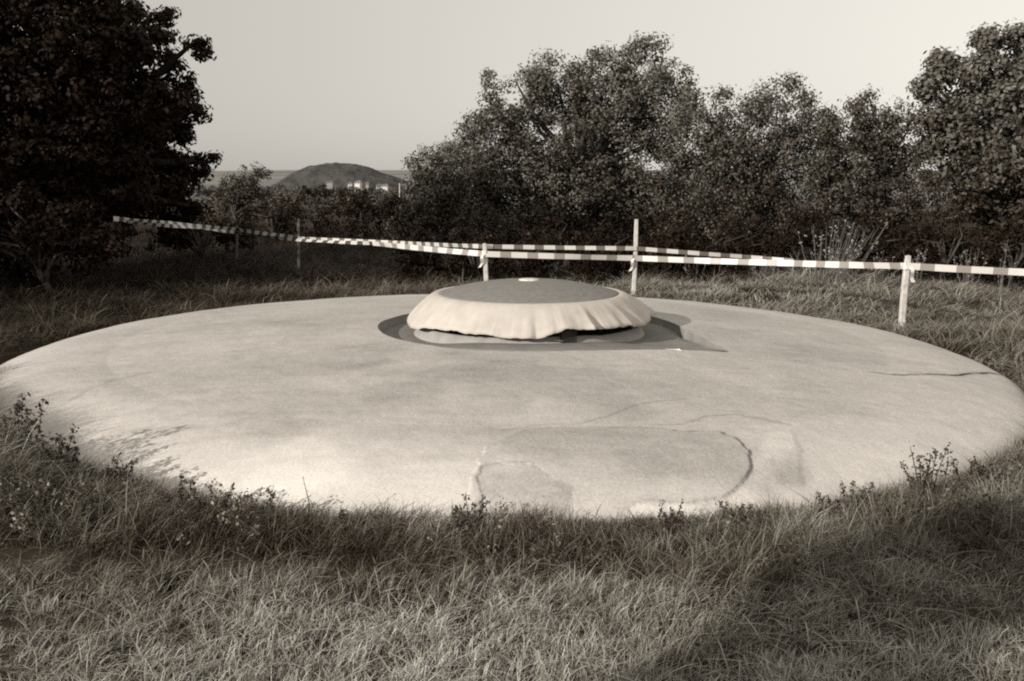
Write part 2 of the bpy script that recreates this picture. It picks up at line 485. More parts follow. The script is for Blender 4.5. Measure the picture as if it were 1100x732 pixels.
scrap(725, 377, .05, .08, -.5, None, 'small torn white scrap at the lip of the recess notch, right of the turret')

# ------------------------------------------------------------------ ground
def ground_z(x, y):
    x = np.asarray(x, float); y = np.asarray(y, float)
    d = np.hypot(x, y)
    z = (fbm(x * .7 + 50, y * .7 + 50, 31) - .5) * .10
    z = z * (1 - sstep(40, 80, d))
    # earth heaped a little against the slab's left
    rd_ = rimd(x, y)
    z = z + G0
    z = z + .15 * np.exp(-((rd_ - .1) / .4) ** 2) * sstep(-1.2, -2.6, x) * sstep(8.8, 7.0, y) - .09 * sstep(8.5, 10, y) * (1 - sstep(20, 30, y))
    z = z + .12 * sstep(10.6, 11.6, y) * (1 - sstep(12.5, 14, y)) * sstep(.8, 1.6, x) * sstep(7, 5, x)
    # furrow between the mown strip and the tall band
    z = z - .09 * np.exp(-((y - 3.45 + .06 * x) / .15) ** 2) * sstep(1.2, .2, x)
    # valley beyond
    z = z - 6.5 * sstep(30, 260, y)
    return z

def build_ground():
    def grid(x0, x1, nx, y0, y1, ny, px=1, py=1):
        return None
    # graded coordinates: dense near, sparse to the horizon
    s = np.linspace(-1, 1, 301)
    xs = np.sign(s) * (12 * np.abs(s) + 2600 * np.abs(s) ** 7)
    t = np.linspace(0, 1, 361)
    ys = -14 + 34 * t + 4200 * t ** 8
    X, Y = np.meshgrid(xs, ys)
    Z = ground_z(X, Y)
    # under the slab
    rs = np.hypot(X - SX, Y - SY)
    Z = np.where(rimd(X, Y) < -.12, -.08, Z)
    V = np.stack([X, Y, Z], -1).reshape(-1, 3)
    idx = np.arange(X.size).reshape(X.shape)
    Fq = np.stack([idx[:-1, :-1], idx[:-1, 1:], idx[1:, 1:], idx[1:, :-1]], -1).reshape(-1, 4)
    m, nt, b = newmat('ground_earth')
    N, L = nt.nodes, nt.links
    tc = N.new('ShaderNodeTexCoord')
    n1 = N.new('ShaderNodeTexNoise'); n1.inputs['Scale'].default_value = 3; n1.inputs['Detail'].default_value = 9
    n2 = N.new('ShaderNodeTexNoise'); n2.inputs['Scale'].default_value = .012; n2.inputs['Detail'].default_value = 4
    L.new(tc.outputs['Object'], n1.inputs['Vector']); L.new(tc.outputs['Object'], n2.inputs['Vector'])
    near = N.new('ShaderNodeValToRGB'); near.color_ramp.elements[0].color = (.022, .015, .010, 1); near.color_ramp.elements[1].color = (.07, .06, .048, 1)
    far = N.new('ShaderNodeValToRGB'); far.color_ramp.elements[0].color = (*g(.13), 1); far.color_ramp.elements[1].color = (*g(.22), 1)  # far fields lightened in colour for haze
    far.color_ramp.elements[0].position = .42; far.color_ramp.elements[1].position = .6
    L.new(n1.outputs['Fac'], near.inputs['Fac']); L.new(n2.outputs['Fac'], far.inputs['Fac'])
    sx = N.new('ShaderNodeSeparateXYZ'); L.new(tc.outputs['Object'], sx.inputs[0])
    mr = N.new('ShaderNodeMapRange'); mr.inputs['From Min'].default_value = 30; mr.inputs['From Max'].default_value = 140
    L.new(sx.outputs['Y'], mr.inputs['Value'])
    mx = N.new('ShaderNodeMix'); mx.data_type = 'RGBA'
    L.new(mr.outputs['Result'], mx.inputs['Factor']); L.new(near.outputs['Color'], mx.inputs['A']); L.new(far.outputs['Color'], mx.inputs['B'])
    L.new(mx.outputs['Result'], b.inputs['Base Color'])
    b.inputs['Roughness'].default_value = 1; b.inputs['Specular IOR Level'].default_value = 0
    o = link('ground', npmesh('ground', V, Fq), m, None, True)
    tag(o, kind='structure')
build_ground()

# ------------------------------------------------------------------ grass
def blades(P, h, w, az, lean, curl, tone, segs=3, side=None):
    """P (n,3) roots; h, w, az (direction of lean), lean, curl, tone arrays -> verts, faces, tones"""
    n = len(P)
    dirx, diry = np.cos(az), np.sin(az)
    fa = az + PI / 2 if side is None else side
    wx, wy = np.cos(fa), np.sin(fa)
    Vs, Ts = [], []
    for k in range(segs + 1):
        t = k / segs
        off = (lean * t + curl * t * t) * h
        z = h * t * (1 - .35 * np.clip(lean + curl * t, 0, 1.6) ** 1.2 * t)
        ww = w * (1 - t ** 1.6) * .5 + w * .03
        cx = P[:, 0] + dirx * off; cy = P[:, 1] + diry * off; cz = P[:, 2] + z
        Vs.append(np.stack([cx - wx * ww, cy - wy * ww, cz], 1)); Vs.append(np.stack([cx + wx * ww, cy + wy * ww, cz], 1))
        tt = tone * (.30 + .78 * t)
        Ts += [tt, tt]
    V = np.stack(Vs, 1).reshape(-1, 3); T = np.stack(Ts, 1).reshape(-1)
    base = (np.arange(n) * 2 * (segs + 1))[:, None]
    q = np.array([[2 * k, 2 * k + 1, 2 * k + 3, 2 * k + 2] for k in range(segs)])
    Fq = (base[:, :, None] + q[None]).reshape(-1, 4)
    return V, Fq, T

def in_view(x, y, margin=.15):
    return np.abs(x) < (W / 2 / F + margin) * y * 1.03 + .5

def make_grass(name, label, n, xr, yr, hfun, tonefun, wid, keep=None, segs=3, leanaz=None, seed=1, tuft=0, sd=.03, curlm=.5):
    r = np.random.default_rng(seed)
    if tuft:
        m_ = n // tuft
        cx = r.uniform(*xr, m_); cy = r.uniform(*yr, m_)
        x = np.repeat(cx, tuft) + r.normal(0, sd, m_ * tuft); y = np.repeat(cy, tuft) + r.normal(0, sd, m_ * tuft)
        caz = np.repeat(r.uniform(0, 2 * PI, m_), tuft); cj = np.repeat(r.normal(0, 1, m_), tuft)
    else:
        x = r.uniform(*xr, n); y = r.uniform(*yr, n); caz = r.uniform(0, 2 * PI, n); cj = r.normal(0, 1, n)
    k = (rimd(x, y) > -.12) & in_view(x, y)
    if keep is not None: k &= keep(x, y, r)
    x, y, caz, cj = x[k], y[k], caz[k], cj[k]
    n = len(x)
    z = ground_z(x, y)
    h = hfun(x, y) * np.clip(r.lognormal(0, .26, n), .4, 1.4) * np.clip(1 + .24 * cj, .45, 1.6)
    az0 = leanaz(x, y) if leanaz else .3 + 0 * x
    mixv = r.uniform(0, 1, n)
    az = np.where(mixv < .45, az0 + r.normal(0, .7, n), np.where(mixv < .75, caz + r.normal(0, .5, n), r.uniform(0, 2 * PI, n)))
    lean = np.abs(r.normal(.22, .28, n)); curl = np.abs(r.normal(curlm, .35, n))
    tone = np.clip(tonefun(x, y) + r.normal(0, .11, n) + .09 * cj + (r.uniform(0, 1, n) < .05) * .25, 0, 1)
    w = wid * r.uniform(.6, 1.4, n)
    side = r.uniform(0, 2 * PI, n)
    V, Fq, T = blades(np.stack([x, y, z - .01], 1), h, w, az, lean, curl, tone, segs, side)
    o = link(name, npmesh(name, V, Fq, T), MAT['grass'])
    tag(o, label, 'grass', kind='stuff')
    return o

flow = lambda x, y: .9 * (fbm(x * 1.3, y * 1.3, 71) - .5) * 6 + .3
def fg_h(x, y):
    rs = rimd(x, y)
    band = sstep(.75, .30, rs + (fbm(x * 1.5, y * 1.5, 8) - .5) * .5)
    edge = sstep(.0, .25, rs)
    cl = fbm(x * 3.2, y * 3.2, 12)
    h = .030 + .038 * cl + band * (.025 + .085 * cl) * (.5 + .5 * edge)
    h = h * (1 - .45 * np.exp(-((x - .62) / .3) ** 2) * sstep(.5, .2, rs))
    h = h + .10 * sstep(-1.9, -2.6, x) * sstep(.25, .6, cl)
    return h
def fg_tone(x, y):
    rs = rimd(x, y)
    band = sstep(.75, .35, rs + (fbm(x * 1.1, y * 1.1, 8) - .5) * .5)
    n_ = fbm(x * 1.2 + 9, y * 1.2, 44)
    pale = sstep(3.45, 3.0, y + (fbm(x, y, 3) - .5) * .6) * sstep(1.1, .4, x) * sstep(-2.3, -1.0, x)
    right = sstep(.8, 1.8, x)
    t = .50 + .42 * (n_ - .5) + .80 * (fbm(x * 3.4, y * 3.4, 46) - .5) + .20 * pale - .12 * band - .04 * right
    t = t - .16 * np.exp(-((y - 3.45 + .06 * x) / .16) ** 2) * sstep(1.2, .2, x)  # shadow in the furrow, darkened into the blade tone
    return t
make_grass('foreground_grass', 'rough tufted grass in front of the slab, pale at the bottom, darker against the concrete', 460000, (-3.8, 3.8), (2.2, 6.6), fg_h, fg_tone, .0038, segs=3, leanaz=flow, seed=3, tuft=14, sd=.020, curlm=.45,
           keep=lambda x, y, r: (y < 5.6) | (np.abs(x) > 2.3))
# lying, dead stems in the foreground
def thatch():
    r = np.random.default_rng(8); n = 15000
    x = r.uniform(-3.4, 3.4, n); y = r.uniform(2.3, 6.2, n)
    k = (rimd(x, y) > .0) & in_view(x, y); x, y = x[k], y[k]; n = len(x)
    z = ground_z(x, y) + r.uniform(.03, .17, n) * fg_h(x, y) / .14
    h = r.uniform(.02, .07, n)
    tone = np.clip(fg_tone(x, y) + r.normal(.1, .16, n), 0, 1)
    V, Fq, T = blades(np.stack([x, y, z], 1), h, .0042 * r.uniform(.6, 1.5, n), r.uniform(0, 2 * PI, n), r.uniform(1.0, 3.0, n), r.uniform(0, 1.0, n), tone, 3, r.uniform(0, 2 * PI, n))
    o = link('thatch', npmesh('thatch', V, Fq, T), MAT['grass'])
    tag(o, 'dry bent stems lying through the foreground grass', 'grass', kind='stuff')
thatch()

def mid_h(x, y):
    n_ = fbm(x * .9, y * .9, 55)
    n2 = fbm(x * 3.3, y * 3.3, 57)
    h = .06 + .06 * n_ + .13 * sstep(.35, .75, n2) + .42 * np.exp(-((x - 4.0) / .75) ** 2 - ((y - 12.3) / .45) ** 2)
    straw = sstep(10.2, 10.9, y) * (1 - sstep(13, 13.8, y)) * sstep(.6, 1.4, x)
    return h * (1 - .30 * straw) + .14 * sstep(13, 15, y) + .22 * sstep(12.6, 13.6, y) * sstep(1, 2, x) * n_
def mid_tone(x, y):
    n_ = fbm(x * .8 + 7, y * .8, 91)
    straw = sstep(10.0, 10.8, y) * (1 - sstep(13, 13.6, y)) * sstep(.6, 1.3, x) * (1 - sstep(4.6, 6.5, x) * .5)
    left = sstep(-.3, -2.6, x)  # tree shadow over the left meadow, put into the grass tone
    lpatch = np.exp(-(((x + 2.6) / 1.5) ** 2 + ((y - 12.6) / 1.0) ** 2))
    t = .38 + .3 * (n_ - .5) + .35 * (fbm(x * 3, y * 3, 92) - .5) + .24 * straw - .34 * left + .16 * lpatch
    t = t - .30 * sstep(12.9, 13.8, y)  # shade at the foot of the trees painted into the grass
    return t
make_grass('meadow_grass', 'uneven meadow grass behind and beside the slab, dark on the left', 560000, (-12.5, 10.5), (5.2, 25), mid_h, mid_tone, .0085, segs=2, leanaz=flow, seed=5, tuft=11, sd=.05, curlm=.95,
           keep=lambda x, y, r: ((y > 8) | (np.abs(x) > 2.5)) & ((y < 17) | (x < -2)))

# ------------------------------------------------------------------ trees and bushes
def tube_pts(pts, rad, n=7):
    V, Fs = [], []
    for i, p in enumerate(pts):
        d = (pts[min(i + 1, len(pts) - 1)] - pts[max(i - 1, 0)]).normalized()
        a = d.cross(Vector((.3, .9, .2))).normalized(); b = d.cross(a)
        for k in range(n):
            t = 2 * PI * k / n
            V.append(p + (a * math.cos(t) + b * math.sin(t)) * rad[i])
    for i in range(len(pts) - 1):
        for k in range(n):
            Fs.append((i * n + k, i * n + (k + 1) % n, (i + 1) * n + (k + 1) % n, (i + 1) * n + k))
    return V, Fs

def limbs(base, targets, r0, rd, seed, n=7, trunks=1):
    V, Fs = [], []
    def add(pts, rad):
        v, f = tube_pts(pts, rad, n); o = len(V)
        V.extend(v); Fs.extend([tuple(i + o for i in q) for q in f])
    zs = [t.z for t in targets]
    fork = Vector((base.x, base.y, base.z + (max(zs) - base.z) * .32))
    fork += Vector((rd.uniform(-.2, .2), rd.uniform(-.2, .2), 0))
    mid = base.lerp(fork, .5) + Vector((rd.uniform(-.08, .08), rd.uniform(-.08, .08), 0))
    add([base - Vector((0, 0, .1)), base.lerp(mid, .2), mid, fork], [r0 * 1.35, r0 * 1.05, r0 * .9, r0 * .75])
    for t in targets:
        s = base.lerp(fork, rd.uniform(.45, 1)) if t.z < fork.z + .3 else fork
        m1 = s.lerp(t, .35) + Vector((rd.uniform(-.15, .15), rd.uniform(-.15, .15), .18))
        m2 = s.lerp(t, .7) + Vector((rd.uniform(-.15, .15), rd.uniform(-.15, .15), .1))
        add([s, m1, m2, t], [r0 * .5, r0 * .34, r0 * .2, r0 * .08])
    return V, Fs

def leaf_cloud(cent, tone_c, per, spread, size, r, flat=.75, droop=0):
    n = len(cent) * per
    C = np.repeat(cent, per, 0); tc = np.repeat(tone_c, per)
    off = r.normal(0, 1, (n, 3)); off /= np.linalg.norm(off, axis=1)[:, None] + 1e-6
    rad = r.uniform(0, 1, n) ** .55
    sc = np.repeat(r.uniform(.6, 1.3, len(cent)), per) * spread
    off = off * (rad * sc)[:, None]; off[:, 2] *= flat
    P = C + off
    # leaf frame
    nrm = off / (np.linalg.norm(off, axis=1)[:, None] + 1e-6) * 1.0 + r.normal(0, .38, (n, 3)) + np.array([0, 0, .30])
    nrm /= np.linalg.norm(nrm, axis=1)[:, None]
    u = np.cross(nrm, r.normal(0, 1, (n, 3))); u /= np.linalg.norm(u, axis=1)[:, None] + 1e-6
    v = np.cross(nrm, u)
    s = size * r.uniform(.6, 1.35, n)
    u = u * (s * .5)[:, None]; v = v * (s * .31)[:, None]
    V = np.stack([P - u, P + v * .95 - u * .1, P + u, P - v * .95 - u * .1], 1).reshape(-1, 3)
    Fq = np.arange(n * 4).reshape(-1, 4)
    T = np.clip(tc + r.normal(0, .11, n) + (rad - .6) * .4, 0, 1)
    return V, Fq, np.repeat(T, 4)

def plant_tree(name, label, cat, base, lobes, dens, per, spread, size, mat, seed, r0=.12, group=None, tone=.5, shell=.55, flat=.75, ragged=.25, trunk_mat='bark', lowz=None, sprigs=5):
    """lobes: (Vector centre, radius). crown of leaf clusters spread through each lobe"""
    r = np.random.default_rng(seed); rd = random.Random(seed)
    base = Vector(base)
    root = empty(name, base)
    cs, ts = [], []
    extra = []
    for c, q in lobes:
        for _ in range(sprigs):
            v = Vector((rd.gauss(0, 1), rd.gauss(0, .5), rd.gauss(.3, 1))).normalized()
            k = rd.uniform(.10, .24)
            extra.append((c + v * q * rd.uniform(.95, 1.12), q * k))
    main = list(lobes); lobes = main + extra
    ztop = max(c.z + q for c, q in lobes)
    for c, q in lobes:
        n = max(3, int(dens * q ** 2.3))
        d = r.normal(0, 1, (n, 3)); d /= np.linalg.norm(d, axis=1)[:, None]
        rad = shell + (1.02 - shell) * r.uniform(0, 1, n) ** .8
        rad[r.uniform(0, 1, n) < .12] *= 1 + ragged * .6
        P = np.array(c) + d * rad[:, None] * q * np.array([1, .8, .95])
        nz = fbm(P[:, 0] * 1.4 + seed, P[:, 2] * 1.4 + P[:, 1], seed)
        k = nz > .34 + .06 * r.uniform(-1, 1, n)
        gz = base.z + .05 if lowz is None else lowz
        k &= P[:, 2] > gz
        P = P[k]; cs.append(P)
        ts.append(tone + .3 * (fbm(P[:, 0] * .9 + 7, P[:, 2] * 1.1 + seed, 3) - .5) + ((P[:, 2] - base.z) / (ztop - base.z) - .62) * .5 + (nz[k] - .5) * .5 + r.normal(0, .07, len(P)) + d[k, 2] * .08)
    cent = np.concatenate(cs); tc = np.concatenate(ts)
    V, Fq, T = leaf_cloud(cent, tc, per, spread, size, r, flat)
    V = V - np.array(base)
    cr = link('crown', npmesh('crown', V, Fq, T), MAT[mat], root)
    tg = [c + Vector((rd.uniform(-.3, .3), rd.uniform(-.2, .2), rd.uniform(0, .4))) * q for c, q in main if c.z > base.z + .3] or [c for c, q in main]
    # extra twigs that reach the outside clusters
    sel = r.choice(len(cent), min(len(cent), 26), replace=False)
    tg += [Vector(cent[i]) for i in sel if cent[i][2] > base.z + .5]
    lv, lf = limbs(base, tg, r0, rd, seed)
    lv = [p - base for p in lv]
    link('trunk', pymesh('trunk', lv, lf), MAT[trunk_mat], root, True)
    tag(root, label, cat, group)
    return root

def L(px, py, q, Y):            # a lobe given by where it stands in front of the viewer at depth Y
    return (at(px, py, Y), q / F * Y * 1.0)

GT = 'trees standing behind the slab'
# oak in the middle
Y = 21.5
plant_tree('oak_tree', 'tallest broad oak with lobed crown behind the turret and left of the bushy trees', 'tree', (gx(628, Y), Y, ground_z(gx(628, Y), Y)),
    [L(552, 104, 38, Y), L(600, 96, 38, Y + .3), L(648, 92, 36, Y), L(690, 90, 36, Y - .2), L(705, 125, 42, Y), L(540, 160, 48, Y), L(600, 150, 60, Y + .4), L(665, 160, 55, Y),
     L(560, 225, 60, Y - .3), L(630, 230, 70, Y), L(690, 230, 60, Y), L(505, 200, 42, Y)],
    105, 84, .33, .074, 'leaf', 2, r0=.22, group=GT, tone=.56, ragged=.7)
plant_tree('hawthorn_bush', 'sloping dark bush at the left foot of the oak', 'bush', (gx(480, 20), 20, 0),
    [L(490, 185, 30, 20), L(468, 215, 32, 20), L(450, 250, 28, 20), L(490, 245, 45, 20.3), L(520, 265, 40, 19.6), L(462, 180, 16, 20), L(455, 272, 25, 19.5)],
    150, 70, .26, .062, 'leaf', 3, r0=.09, group=GT, tone=.44)
plant_tree('bushy_tree', 'dense bushy tree with two rounded heads right of the oak', 'tree', (gx(790, 20), 20, 0),
    [L(768, 128, 34, 20), L(748, 150, 40, 20), L(800, 150, 38, 20), L(840, 122, 34, 20), L(862, 150, 32, 19.8), L(790, 200, 58, 20), L(850, 205, 48, 20), L(740, 210, 50, 20.4), L(745, 262, 50, 19.8), L(810, 262, 55, 19.8), L(870, 262, 40, 19.8)],
    120, 80, .29, .064, 'leaf', 5, r0=.15, group=GT, tone=.50)
plant_tree('bushy_tree', 'lower dark bushy tree between the two headed tree and the right hand tree', 'tree', (gx(935, 19), 19, 0),
    [L(908, 150, 30, 19), L(940, 135, 30, 19.2), L(968, 145, 32, 19), L(925, 190, 45, 19), L(970, 205, 48, 19), L(905, 240, 45, 19), L(960, 262, 50, 18.6), L(890, 185, 22, 19.1)],
    140, 74, .26, .062, 'leaf', 7, r0=.12, group=GT, tone=.34)
plant_tree('leafy_tree', 'nearest tree of the row, large leaved crown at the right edge', 'tree', (gx(1095, 15), 15, 0),
    [L(1040, 96, 26, 15), L(1080, 84, 26, 15), L(1120, 90, 45, 15), L(1044, 135, 34, 15), L(1010, 122, 14, 15.1), L(1002, 92, 10, 15), L(1020, 70, 12, 15), L(1060, 52, 12, 15), L(1098, 50, 14, 15), L(1100, 150, 55, 15), L(1075, 200, 55, 14.8), L(1130, 210, 60, 15), L(1060, 255, 40, 14.8), L(1110, 265, 45, 14.6), L(1025, 160, 26, 15.2), L(1150, 120, 60, 15.3)],
    200, 64, .25, .076, 'leaf', 9, r0=.14, group=GT, tone=.42, ragged=.6)
# brambles and undergrowth closing the foot of the row
und = [(455, 282, 24, 14.0, 'low dark bramble at the foot of the sloping bush'), (520, 280, 28, 13.9, 'low dark bramble behind the left end of the tape'), (590, 276, 34, 13.9, 'low dark bramble under the oak, behind the turret cap'),
       (655, 276, 34, 13.8, 'low dark bramble under the oak, left of the tall stake'), (725, 276, 33, 13.8, 'low dark bramble right of the tall stake'), (795, 276, 35, 13.7, 'low dark bramble under the two headed tree'),
       (870, 274, 36, 13.6, 'low dark bramble behind the pale weed clump'), (940, 274, 35, 13.5, 'low dark bramble left of the right hand stake'), (1010, 274, 36, 13.3, 'low dark bramble right of the right hand stake'), (1085, 276, 34, 13.1, 'low dark bramble at the right edge under the leafy tree')]
for i, (px, py, q, Y, lb) in enumerate(und):
    plant_tree('bramble_bush', lb, 'bush', (gx(px, Y), Y, float(ground_z(gx(px, Y), Y))), [L(px - q * .6, py + 6, q * .8, Y), L(px + q * .6, py + 4, q * .85, Y + .2), L(px, py - q * .4, q * .9, Y + .3)],
        420, 26, .15, .055, 'leaf_dark', 30 + i, r0=.03, group='brambles at the foot of the trees', tone=.38, shell=.2)
# big tree on the left, lens falloff put into its near-black leaf and bark
Y = 13.5
rl = random.Random(21)
edge = [(-6, 128), (20, 158), (45, 178), (75, 190), (110, 186), (140, 196), (170, 204), (200, 206), (230, 200)]
fringe = []
for _ in range(46):
    ey = rl.uniform(-6, 235); ex = float(np.interp(ey, [e[0] for e in edge], [e[1] for e in edge]))
    fringe.append(L(ex - 18 + rl.gauss(0, 14), ey, rl.uniform(6, 14), Y + .6 + 1.8 * (ex > 190) + rl.uniform(-.5, .5)))
plant_tree('broadleaf_tree', 'huge very dark broadleaf tree filling the left of the view', 'tree', (gx(40, Y), Y, 0),
    [L(122, 42, 26, Y), L(66, -5, 52, Y), L(20, 255, 50, Y), L(70, 250, 30, Y), L(20, 30, 100, Y), L(88, 85, 72, Y), L(130, 105, 42, Y + 1), L(140, 150, 42, Y + 2.2), L(140, 190, 44, Y + 2.5), L(80, 170, 86, Y + .5), L(0, 160, 130, Y),
     L(-110, 60, 130, Y), L(50, 235, 50, Y), L(-60, 240, 100, Y), L(-10, -20, 62, Y), L(-110, -10, 80, Y), L(125, 225, 36, Y + 3), L(175, 222, 24, Y + 3)] + fringe,
    250, 44, .19, .078, 'leaf_dark', 12, r0=.3, tone=.45, ragged=.5, shell=.45, lowz=.35, trunk_mat='bark_dark', sprigs=2)
GS = 'bushes along the left edge'
plant_tree('dark_bush', 'dark bush under the big left tree, behind the slab rim', 'bush', (gx(60, 12.4), 12.4, 0), [L(20, 255, 50, 12.4), L(75, 258, 36, 12.4), L(108, 262, 22, 12.5), L(-50, 250, 60, 12.4)],
    260, 30, .2, .07, 'leaf_dark', 40, r0=.05, group=GS, tone=.35, shell=.3)
plant_tree('dark_bush', 'dark bush beyond the left stakes, right of the big tree', 'bush', (gx(215, 17), 17, 0), [L(200, 245, 24, 17), L(228, 240, 22, 17.2), L(180, 250, 24, 17), L(250, 262, 20, 17)],
    330, 28, .18, .06, 'leaf_dark', 41, r0=.05, group=GS, tone=.4, shell=.3)
# unseen bushes out to the left, added for their long shadows on the meadow
for i, (x, y, q, h) in enumerate([(-9.6, 7.2, 1.6, 2.6), (-9.0, 10.2, 1.5, 2.8)]):
    plant_tree('dark_bush', ['unseen shading bush beyond the left border, nearest the viewer', 'unseen shading bush beyond the left border behind the nearest one'][i], 'bush', (x, y, 0),
        [(Vector((x, y, h * .6)), q), (Vector((x - .8, y + .8, h * .5)), q), (Vector((x + .5, y - .6, h * .45)), q * .8)], 40, 26, .25, .1, 'leaf_dark', 50 + i, r0=.08, group=GS, tone=.35)

# hedge bushes in the middle distance, left of centre
GH = 'hedge bushes on the far side of the meadow'
hb = [(262, 212, [(264, 200, 22), (250, 208, 20), (283, 207, 20), (265, 228, 30)], 26, 'feathery shrub standing above the hedge left of the wooded hill', 'mid_leaf'),
      (300, 240, [(288, 238, 22), (312, 236, 22), (300, 262, 26)], 21, 'dark hedge bush right of the feathery shrub', 'leaf_dark'),
      (345, 235, [(335, 226, 20), (358, 226, 20), (345, 252, 30)], 21, 'dark hedge bush below the left foot of the wooded hill', 'leaf_dark'),
      (390, 235, [(378, 226, 20), (402, 228, 20), (390, 254, 30)], 21, 'dark hedge bush below the white houses', 'leaf_dark'),
      (428, 235, [(418, 228, 18), (438, 230, 20), (428, 255, 28)], 20.5, 'dark hedge bush beside the sloping bush', 'leaf_dark'),
      (235, 255, [(232, 250, 20), (252, 256, 18)], 20, 'low dark hedge bush behind the left stakes', 'leaf_dark')]
for i, (px, py, ls, Y, lb, mt) in enumerate(hb):
    plant_tree('hedge_bush', lb, 'bush', (gx(px, Y), Y, float(ground_z(gx(px, Y), Y))), [L(a, b, c, Y + (k % 2) * .4) for k, (a, b, c) in enumerate(ls)],
        230, 30, .19, .065, mt, 60 + i, r0=.05, group=GH, tone=.5, shell=.2)

# shade tree behind the viewer on the left; its shadow lies across the lower right grass
plant_tree('young_tree', 'young tree at the viewer\'s back left, its shadow across the lower right grass', 'tree', (-6.7, -3.4, 0),
    [(Vector((-6.85, -3.42, 3.95)), .27), (Vector((-6.6, -3.15, 4.0)), .22), (Vector((-6.5, -3.2, 3.55)), .25)], 2600, 30, .2, .1, 'leaf', 70, r0=.06, tone=.5, shell=.1)

# ------------------------------------------------------------------ weeds
def weed(name, label, cat, x, y, z, n, h, spread, leaf, mat, seed, group=None, lean=(0, 0), leaves=12, tone=.5, stemw=.004):
    r = random.Random(seed); rn = np.random.default_rng(seed)
    root = empty(name, (x, y, z))
    V, Fs, C = [], [], []
    for i in range(n):
        a = r.uniform(0, 2 * PI); d = r.uniform(0, 1) ** .7 * spread
        hh = h * r.uniform(.55, 1.0)
        p0 = Vector((math.cos(a) * d * .3, math.sin(a) * d * .3, -.03))
        top = Vector((math.cos(a) * d + lean[0] * hh, math.sin(a) * d + lean[1] * hh, hh))
        mid = p0.lerp(top, .5) + Vector((r.uniform(-.03, .03), r.uniform(-.03, .03), .05 * h))
        pts = [p0, mid, top]
        v, f = tube_pts(pts, [stemw, stemw * .8, stemw * .4], 4); o = len(V)
        V += v; Fs += [tuple(k + o for k in q) for q in f]
        for j in range(leaves):
            t = r.uniform(.25, 1) ** .7
            q = (p0.lerp(mid, t * 2) if t < .5 else mid.lerp(top, t * 2 - 1))
            C.append(q + Vector((r.gauss(0, leaf * .5), r.gauss(0, leaf * .5), r.gauss(0, leaf * .4))))
    link('stems', pymesh('stems', V, Fs), MAT['leaf_pale'] if mat == 'leaf_pale' else MAT['leaf'], root)
    C = np.array([tuple(c) for c in C])
    LV, LF, LT = leaf_cloud(C, np.full(len(C), tone), 2, leaf * .7, leaf, rn, 1)
    link('leaves', npmesh('leaves', LV, LF, LT), MAT[mat], root)
    tag(root, label, cat, group)
    return root

GW = 'leafy weeds rising against the slab front'
def front_xy(px, out=.05):
    # point just outside the rim in the column px
    best = None
    for k in range(2000):
        y = 3.2 + k * .002; x = (px - W / 2) / F * y * (cp + .02 + .0)
        if float(rimd(x, y)) < out: return x, y
    # beyond the tangent: a little outside at slab's side
    y = 6.0; return (px - W / 2) / F * y, y
wd = [(8, .38, 9, .18, .035, 'tall leafy weed leftmost against the slab, at the picture edge', 'leaf', .35, (.1, 0)),
      (55, .25, 10, .18, .03, 'bushy dark weed second from the left against the slab', 'leaf', .3, (.15, 0)),
      (95, .18, 9, .16, .03, 'bushy dark weed where the slab rim meets the left grass', 'leaf', .3, (.1, 0)),
      (178, .22, 3, .10, .026, 'thin weed with sparse leaves against the pale left front of the slab', 'leaf', .3, (.1, 0)),
      (218, .22, 5, .12, .022, 'low spreading weed right of the thin sparse one', 'leaf', .3, (0, 0)),
      (317, .30, 1, .02, .014, 'single upright stalk with a forked top against the slab', 'leaf', .4, (0, 0)),
      (360, .17, 4, .08, .02, 'small curled weed right of the forked stalk', 'leaf', .5, (.2, 0)),
      (497, .20, 12, .13, .02, 'round tufty weed left of the flaking patch', 'leaf', .45, (0, 0)),
      (725, .15, 10, .12, .018, 'tufty weed under the rounded stain', 'leaf', .45, (0, 0)),
      (797, .16, 10, .12, .018, 'tufty weed below the dark stain of the slab', 'leaf', .45, (0, 0)),
      (925, .22, 8, .14, .022, 'leafy weed left of the tallest right hand weed', 'leaf', .4, (0, 0)),
      (1008, .33, 10, .15, .024, 'tallest leafy weed at the right front rim', 'leaf', .42, (0, 0)),
      (1062, .26, 8, .15, .024, 'leafy weed at the far right of the slab rim', 'leaf', .42, (0, 0))]
for i, (px, h, n, s, lf, lb, mt, tn, ln) in enumerate(wd):
    x, y = front_xy(px)
    weed('leafy_weed', lb, 'weed', x, y, float(ground_z(x, y)), n, h * .82, s * .9, lf * .66, mt, 100 + i, GW, ln, leaves=24 if n > 1 else 5, tone=tn, stemw=.0028)
def creepers():
    r = np.random.default_rng(77); n = 5200
    x = r.uniform(-3.9, 3.7, n); y = r.uniform(3.3, 7.2, n)
    d = rimd(x, y); nz = fbm(x * 2.6, y * 2.6, 19)
    k = (d > -.02) & (d < .62) & in_view(x, y) & (nz > .40 + .25 * d) & (np.abs(x - .62) > .22)
    x, y, nz, d = x[k], y[k], nz[k], d[k]
    top = .06 + .28 * np.clip(nz - .40, 0, 1) + .05 * (x < -1.6)
    z = ground_z(x, y) + top * r.uniform(.35, 1.05, len(x))
    V, Fq, T = leaf_cloud(np.stack([x, y, z], 1), .40 + r.normal(0, .12, len(x)), 22, .045, .017, r, .9)
    T = np.clip(T, 0, 1)
    o = link('creeping_weeds', npmesh('creeping_weeds', V, Fq, T), MAT['leaf_mid'])
    tag(o, 'low leafy creeping weeds tangled in clumps along the foot of the slab', 'ground cover', kind='stuff')
creepers()
